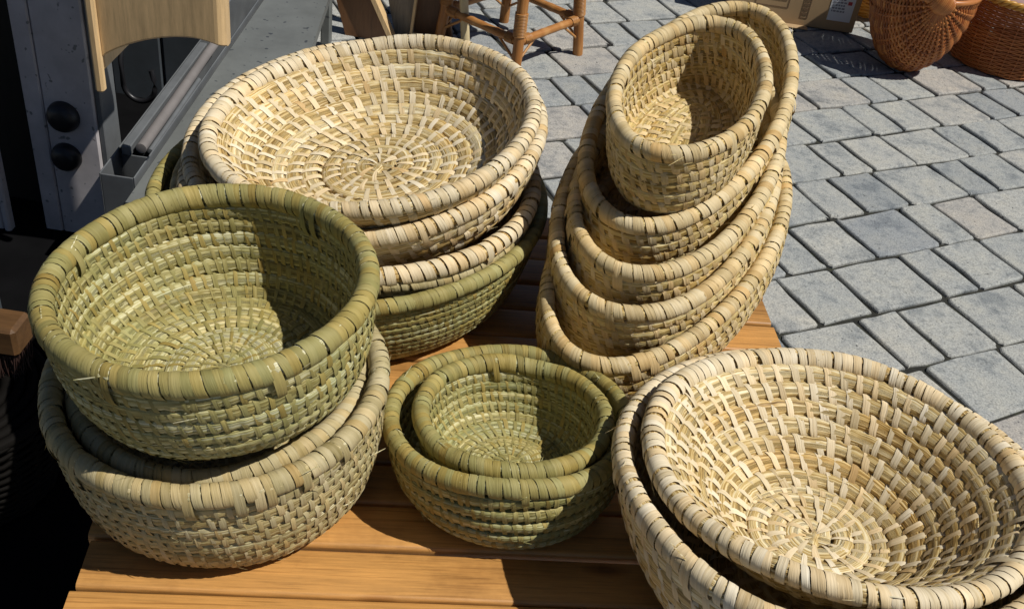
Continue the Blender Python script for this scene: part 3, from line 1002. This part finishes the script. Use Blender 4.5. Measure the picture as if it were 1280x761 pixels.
def skew(o):
    me = o.data
    co = np.zeros(len(me.vertices) * 3, np.float32); me.vertices.foreach_get('co', co)
    co = co.reshape(-1, 3); co[:, 0] += (co[:, 1] - 1.62) * sk
    me.vertices.foreach_set('co', co.ravel()); me.update()
    return o
for nm, lo, hi in (('channel_side', (-.826, 1.695, .15), (-.823, 2.9, .258)), ('channel_side', (-.759, 1.695, .15), (-.756, 2.9, .258)),
                   ('channel_floor', (-.8228, 1.698, .15), (-.7592, 2.9, .154)), ('channel_end', (-.8228, 1.695, .1545), (-.7592, 1.6985, .256)),
                   ('divider', (-.8228, 1.80, .1545), (-.7592, 1.803, .243))):
    child(skew(box(nm, lo, hi, P_ALU, bev=.001)), gt)
GRP_R = 'rods lying in the channel of the low grey table'
mb = MB(); box_add(mb, (-.816, 1.79, .247), (-.797, 2.32, .268), .002)
ob = mb.build('metal_bar', P_ALU, smooth=False); skew(ob); tag(ob, 'flat grey metal bar lying in the channel beside the rolled paper', 'bar')
mb = MB()
tube_add(mb, [(-.785, 1.80, .262), (-.79, 2.0, .266), (-.80, 2.25, .268), (-.805, 2.42, .268)], .011, 12, tone=.5)
tag(mb.build('paper_roll', P_PAPER), 'thin grey rolled paper lying in the channel of the low grey table', 'roll')
mb = MB()
tube_add(mb, [(-.772, 1.812, .251), (-.777, 1.95, .252), (-.785, 2.15, .253)], .006, 10, tone=.5)
tag(mb.build('thin_rod', P_ALU), 'thinnest rod at the right side of the channel', 'rod')
# black hook
mb = MB()
hk = []
for a in np.linspace(-PI * .02, -PI * 1.0, 16): hk.append((-.905 + .036 * math.cos(a), 2.10, .243 + .038 * math.sin(a)))
hk = [(-.874, 2.10, .285), (-.869, 2.10, .262)] + hk + [(-.941, 2.10, .30), (-.938, 2.12, .36), (-.93, 2.2, .42), (-.925, 2.35, .455), (-.925, 2.478, .46)]
tube_add(mb, hk, .006, 10)
tag(mb.build('coat_hook', P_BLACK), 'curved black metal hook hanging below the arched wooden seat piece', 'hook')

# brush on the dark basket, left of the table
def woven_shell(prof, c, n_st, mat, mb=None, tone=(.3, .7), wr=.0035, seg=4, sweep=(0, 2 * PI), rings=None, amp=.8, axis=None):
    """over-under wicker wall of revolution: prof = [(r,z)...] one weft ring per entry"""
    mb = mb or MB()
    nn = n_st * seg
    full = abs(sweep[1] - sweep[0] - 2 * PI) < 1e-6
    ph = np.linspace(sweep[0], sweep[1], nn + (0 if full else 1), endpoint=not full)
    for i, (r_, z_) in enumerate(prof):
        rr_ = r_ + amp * wr * np.cos(ph * n_st / (sweep[1] - sweep[0]) * PI * 1.0 + PI * i)
        P = np.stack([rr_ * np.cos(ph), rr_ * np.sin(ph), np.full_like(ph, z_) + rng.normal(0, wr * .08, len(ph))], -1)
        if axis is not None: P = P @ axis.T
        tube_add(mb, P + np.asarray(c), wr * rng.uniform(.9, 1.08), 6, closed=full, tone=rng.uniform(*tone), cap=False)
    return mb
db = empty('dark_basket', (-.83, 1.12, 0.008), 'wicker basket coloured near black as deep shade on the ground left of the table', 'basket')
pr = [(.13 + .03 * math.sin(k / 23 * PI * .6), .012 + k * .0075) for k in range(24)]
child(woven_shell(pr, (-.83, 1.12, .008), 28, None, wr=.0042).build('wall', FM['shade_wicker']), db)
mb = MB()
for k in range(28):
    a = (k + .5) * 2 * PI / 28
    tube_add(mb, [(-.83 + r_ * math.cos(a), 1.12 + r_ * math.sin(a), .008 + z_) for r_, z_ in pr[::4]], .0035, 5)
so = child(mb.build('stakes', FM['shade_wicker']), db); so['kind'] = 'stuff'
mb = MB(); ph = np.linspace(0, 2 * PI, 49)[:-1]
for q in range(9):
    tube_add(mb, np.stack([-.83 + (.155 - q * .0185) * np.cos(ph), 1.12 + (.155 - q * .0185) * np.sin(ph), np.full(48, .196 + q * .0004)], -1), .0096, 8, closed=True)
child(mb.build('lid', FM['shade_wicker']), db)
br = empty('brush_head', (-.80, 1.17, .206), 'brown wooden brush head with dark bristles, lying on the dark basket', 'brush')
child(box('wood_block', (-.99, 1.16, .247), (-.733, 1.215, .30), W_BRUSH, bev=.006), br)
mb = MB()
for k in range(900):
    x, y = rng.uniform(-.985, -.736), rng.uniform(1.163, 1.212)
    dx, dy = rng.normal(0, .006, 2)
    zt_ = .2465
    tube_add(mb, [(x, y, zt_), (x + dx * .4, y + dy * .4 - .002, .225), (x + dx, y + dy - .004, .2068)], [.0011, .001, .0006], 3, cap=False)
so = child(mb.build('bristles', P_BRISTLE), br); so['kind'] = 'stuff'

# ------------------------------------------------------------------ brown boards and pole behind
tr = empty('trestle', (-.5, 3.1, 0), 'dark brown wooden trestle boards standing behind the large back stack', 'trestle')
def slab(name, quad, th, mat):
    """upright board: quad of (x,z) in the plane y, thickness th"""
    y = quad[0][2]
    p = np.array([(q[0], q[1]) for q in quad])
    v = np.concatenate([np.column_stack([p[:, 0], np.full(4, y) + [0, 0, .0, .0], p[:, 1]]), np.column_stack([p[:, 0], np.full(4, y + th), p[:, 1]])])
    f = [[0, 1, 2, 3], [7, 6, 5, 4], [0, 4, 5, 1], [1, 5, 6, 2], [2, 6, 7, 3], [3, 7, 4, 0]]
    return MB().add(v, f, smooth=False).build(name, mat, smooth=False)
child(slab('board', [(-.648, 0, 3.10), (-.505, 0), (-.715, .42), (-.765, .42)], .025, W_BROWN), tr)
child(slab('edge_strip', [(-.502, 0, 3.085), (-.486, 0), (-.700, .42), (-.714, .42)], .045, W_SEAT), tr)
child(slab('board', [(-.50, 0, 3.16), (-.452, 0), (-.42, .42), (-.60, .42)], .02, W_GREY), tr)
child(slab('edge_strip', [(-.451, 0, 3.13), (-.443, 0), (-.411, .42), (-.419, .42)], .03, W_SEAT), tr)
child(slab('board', [(-.445, 0, 3.19), (-.330, 0), (-.405, .42), (-.425, .42)], .025, W_BROWN), tr)
child(slab('edge_strip', [(-.328, 0, 3.18), (-.318, 0), (-.391, .42), (-.401, .42)], .03, W_BROWN), tr)
child(box('cross_bar', (-.78, 3.075, .40), (-.38, 3.084, .45), W_BROWN), tr)
mb = MB()
tube_add(mb, [(-.262, 3.10, .0), (-.29, 3.115, .2), (-.318, 3.13, .4), (-.40, 3.16, .92)], .014, 12, tone=.9)
tag(mb.build('wooden_pole', FM['pole']), 'slender pale wooden pole standing between the trestle boards and the rattan stool', 'pole')

# ------------------------------------------------------------------ rattan stool
sc0 = np.array([-.133, 3.18])
stool = empty('rattan_stool', (sc0[0], sc0[1], 0), 'honey brown rattan stool with bound joints and cane braces on the paving', 'stool')
feet = [np.array([.091, 3.224]), np.array([-.094, 2.957]), np.array([-.357, 3.14]), np.array([-.17, 3.41])]
HS = .46
def legp(k, z):
    f = feet[k]; t = z / HS
    return np.array([*(f + (sc0 - f) * .24 * t), z])
def rattan(name, pts, rad, parent, nodes=True, tone=.5):
    P = np.asarray(pts, float)
    nn = 22
    t = np.linspace(0, 1, nn)
    tt = np.linspace(0, 1, len(P))
    Q = np.stack([np.interp(t, tt, P[:, i]) for i in range(3)], -1)
    rads = np.full(nn, rad)
    if nodes: rads[6::7] *= 1.09
    tn = np.clip(tone + rng.normal(0, .12, nn), 0, 1)
    return child(tube_add(MB(), Q, rads, 12, tone=tn, jit=.02).build(name, FM['cane']), parent)
def wrap(p0, p1, rad, parent):
    mb = MB(); n_ = int(np.linalg.norm(np.subtract(p1, p0)) / .0042)
    t = np.linspace(0, n_ * 2 * PI, n_ * 14)
    d = np.subtract(p1, p0); dl = d / np.linalg.norm(d)
    u = np.cross(dl, [0, 1, .2]); u /= np.linalg.norm(u); w = np.cross(dl, u)
    P = np.asarray(p0) + d * (t / t[-1])[:, None] + rad * (np.cos(t)[:, None] * u + np.sin(t)[:, None] * w)
    tube_add(mb, P, .0024, 6, tone=.75)
    return child(mb.build('binding', FM['cane']), parent)
for k in range(4):
    rattan('leg', [legp(k, 0), legp(k, .25), legp(k, HS)], .0165, stool)
ZS = .118
for k in range(4):
    a_, b_ = legp(k, ZS), legp((k + 1) % 4, ZS)
    d = (b_ - a_) / np.linalg.norm(b_ - a_)
    rattan('stretcher', [a_ + d * .004, b_ - d * .004], .0125, stool, tone=.65)
    wrap(a_ + d * .018, a_ + d * .05, .0145, stool)
    wrap(b_ - d * .05, b_ - d * .018, .0145, stool)
    for (s_, e_) in ((a_ + d * .08, legp(k, .05)), (b_ - d * .08, legp((k + 1) % 4, .05))):
        rattan('brace', [s_ + [0, 0, -.008], e_], .0042, stool, nodes=False, tone=.9)
    lp = legp(k, ZS)
    wrap(legp(k, ZS + .015), legp(k, ZS + .085), .0182, stool)
    a2, b2 = legp(k, HS - .03), legp((k + 1) % 4, HS - .03)
    rattan('top_rail', [a2, b2], .0125, stool)
mb = MB(); ph = np.linspace(0, 2 * PI, 65)[:-1]
for q in range(11):
    r_ = .172 - q * .0155
    tube_add(mb, np.stack([sc0[0] + r_ * np.cos(ph), sc0[1] + r_ * np.sin(ph), np.full(64, HS + .006)], -1), .0085, 8, closed=True, tone=rng.uniform(.3, .8))
child(mb.build('seat', FM['cane']), stool)

# ------------------------------------------------------------------ cardboard box
bx0, bx1, by0, by1, bh = .655, 1.092, 3.778, 4.08, .34
cb = empty('cardboard_box', ((bx0 + bx1) / 2, 3.93, 0), 'brown cardboard box with printed marks and a white label, beyond the oval stack', 'box')
child(box('carton', (bx0, by0, .004), (bx1, by1, bh), P_CARD, bev=.003), cb)
child(box('bottom_flap', (bx0 + .02, by0 - .035, .0035), (bx1 - .17, by0 - .001, .0075), P_CARD, bev=.001), cb)
def flat(name, x0, x1, z0, z1, mat, par, d=.0012):
    return child(box(name, (x0, by0 - d, z0), (x1, by0 - .0002, z1), mat, bev=.0001), par)
def frame_print(x0, x1, z0, z1, w=.0028):
    mb = MB()
    for lo, hi in (((x0, z0), (x1, z0 + w)), ((x0, z1 - w), (x1, z1)), ((x0, z0 + w), (x0 + w, z1 - w)), ((x1 - w, z0 + w), (x1, z1 - w))):
        box_add(mb, (lo[0], by0 - .001, lo[1]), (hi[0], by0 - .0002, hi[1]), .0001)
    o = child(mb.build('print', P_PRINT, smooth=False), cb); return o
frame_print(.715, .838, .062, .2)
frame_print(.725, .828, .088, .19)
frame_print(.888, .916, .034, .2)
mb = MB()
for k in range(9):
    z0 = .045 + k * .017
    box_add(mb, (.894, by0 - .001, z0), (.910, by0 - .0002, z0 + .011), .0001)
child(mb.build('print', P_PRINT, smooth=False), cb)
flat('label', .985, 1.070, .042, .25, P_LABEL, cb)
mb = MB()
for k in range(14):
    z0 = .075 + k * .011
    x0 = .992
    while x0 < 1.035:
        w = rng.uniform(.004, .012)
        box_add(mb, (x0, by0 - .002, z0), (min(x0 + w, 1.04), by0 - .0013, z0 + .006), .00005)
        x0 += w + .003
child(mb.build('label_print', P_INK, smooth=False), cb)
flat('label_mark', 1.045, 1.060, .105, .118, P_RED, cb, d=.0021)

# ------------------------------------------------------------------ willow baskets at the back right
mc = np.array([1.222, 3.555, .29])
rb_ = empty('ribbed_basket', (mc[0], mc[1], 0), 'round ribbed brown willow basket with its ribs fanning from a bound knot', 'basket')
AX, AY, AZ = .163, .185, .295
def shell(u, v_, off=0.0):
    """u 0..pi from near ear to far ear, v_ 0..pi round the underside"""
    x = (AX + off) * np.sin(u) ** .8 * np.cos(v_)
    y = -(AY + off) * np.cos(u)
    z = -(AZ + off) * np.sin(u) ** .8 * np.sin(v_)
    z = np.maximum(z, -(mc[2] - .006))
    return np.stack([mc[0] + x, mc[1] + y, mc[2] + z], -1)
NR = 17
mb_w = MB()
us = np.linspace(.16, PI - .16, 74)
vv = np.linspace(0, PI, NR * 6 + 1)
for i, u in enumerate(us):
    off = .0048 * np.cos(vv / PI * NR * PI + PI * i)
    tube_add(mb_w, shell(np.full_like(vv, u), vv, off), .0048, 5, tone=rng.uniform(.1, .95), cap=False)
so = child(mb_w.build('weave', FM['willow']), rb_); so['kind'] = 'stuff'
for k in range(1, NR):
    uu = np.linspace(.06, PI - .06, 26)
    child(tube_add(MB(), shell(uu, np.full_like(uu, k * PI / NR), .003), .0048, 7, tone=rng.uniform(.4, .8)).build('rib', FM['willow']), rb_)
uu = np.linspace(0, 2 * PI, 49)[:-1]
child(tube_add(MB(), np.stack([mc[0] + (AX + .004) * np.sin(uu), mc[1] - (AY + .004) * np.cos(uu), np.full_like(uu, mc[2] + .004)], -1), .0105, 10, closed=True, tone=.8).build('rim', FM['willow']), rb_)
hh = np.linspace(0, PI, 30)
child(tube_add(MB(), np.stack([np.full_like(hh, mc[0]), mc[1] - (AY + .004) * np.cos(hh), mc[2] + .26 * np.sin(hh)], -1), .0105, 10, tone=.75).build('handle', FM['willow']), rb_)
mb = MB()
for k in range(15):
    a = np.linspace(0, 2 * PI, 25)[:-1]
    q = (k - 7) / 7.5
    r1 = .034 * math.sqrt(max(.05, 1 - q * q))
    tl = rotm('X', R(-35))
    P = np.stack([q * .04 + 0 * a, r1 * .62 * np.cos(a), r1 * np.sin(a)], -1) @ rotm('Y', R(20)).T
    tube_add(mb, P + [mc[0], mc[1] - AY - .004, mc[2] + .002], .0045, 6, closed=True, tone=rng.uniform(.6, 1))
child(mb.build('knot', FM['willow']), rb_)

wc = np.array([1.632, 3.745])
wb = empty('willow_basket', (wc[0], wc[1], 0), 'straight sided brown willow basket with a plaited rim at the right edge', 'basket')
pr = [(.182 + .026 * min(1, k / 20), .006 + k * .0068) for k in range(36)]
so = child(woven_shell(pr, (wc[0], wc[1], 0), 30, None, wr=.0037, seg=5).build('weave', FM['willow']), wb); so['kind'] = 'stuff'
for k in range(30):
    a = (k + .0) * 2 * PI / 30
    child(tube_add(MB(), [(wc[0] + r_ * math.cos(a), wc[1] + r_ * math.sin(a), z_) for r_, z_ in pr[::5]], .0042, 6, tone=.5).build('stake', FM['willow']), wb)
mb = MB(); t = np.linspace(0, 2 * PI, 241)[:-1]
for s_ in range(3):
    ph = t * 18 + s_ * 2 * PI / 3
    r_ = .211 + .008 * np.cos(ph)
    tube_add(mb, np.stack([wc[0] + r_ * np.cos(t), wc[1] + r_ * np.sin(t), .257 + .008 * np.sin(ph)], -1), .0068, 7, closed=True, tone=.8)
child(mb.build('rim', FM['honey']), wb)
mb = MB(); ph = np.linspace(0, 2 * PI, 49)[:-1]
for q in range(9):
    tube_add(mb, np.stack([wc[0] + (.172 - q * .02) * np.cos(ph), wc[1] + (.172 - q * .02) * np.sin(ph), np.full(48, .014)], -1), .0105, 6, closed=True, tone=.4)
child(mb.build('base', FM['willow']), wb)
# cloth inside it
mb = MB(); nn = 36
a = np.linspace(0, 2 * PI, nn, endpoint=False)
rows_ = []
for q in np.linspace(0, 1, 14):
    rows_.append(np.stack([wc[0] + .185 * q * np.cos(a), wc[1] + .185 * q * np.sin(a), .292 - .13 * q ** 2.4 + .012 * np.sin(a * 3 + q * 7) * q + .006 * np.sin(a * 7 + 3 * q) * q], -1))
mb.add(np.array(rows_), grid_faces(14, nn, False, True))
tag(mb.build('cloth', P_PINK), 'pale pink cloth filling the willow basket at the right edge', 'cloth')

yb = empty('honey_basket', (1.19, 4.02, 0), 'small honey yellow basket half hidden between cardboard box and ribbed basket', 'basket')
pr = [(.055 + .055 * math.sin(min(1, k / 16) * PI / 2), .008 + k * .0075) for k in range(24)]
so = child(woven_shell(pr, (1.19, 4.02, 0), 20, None, wr=.0042, seg=5).build('weave', FM['honey']), yb); so['kind'] = 'stuff'
mb = MB(); ph = np.linspace(0, 2 * PI, 41)[:-1]
tube_add(mb, np.stack([1.19 + .112 * np.cos(ph), 4.02 + .112 * np.sin(ph), np.full(40, .19)], -1), .009, 8, closed=True, tone=.8)
child(mb.build('rim', FM['honey']), yb)
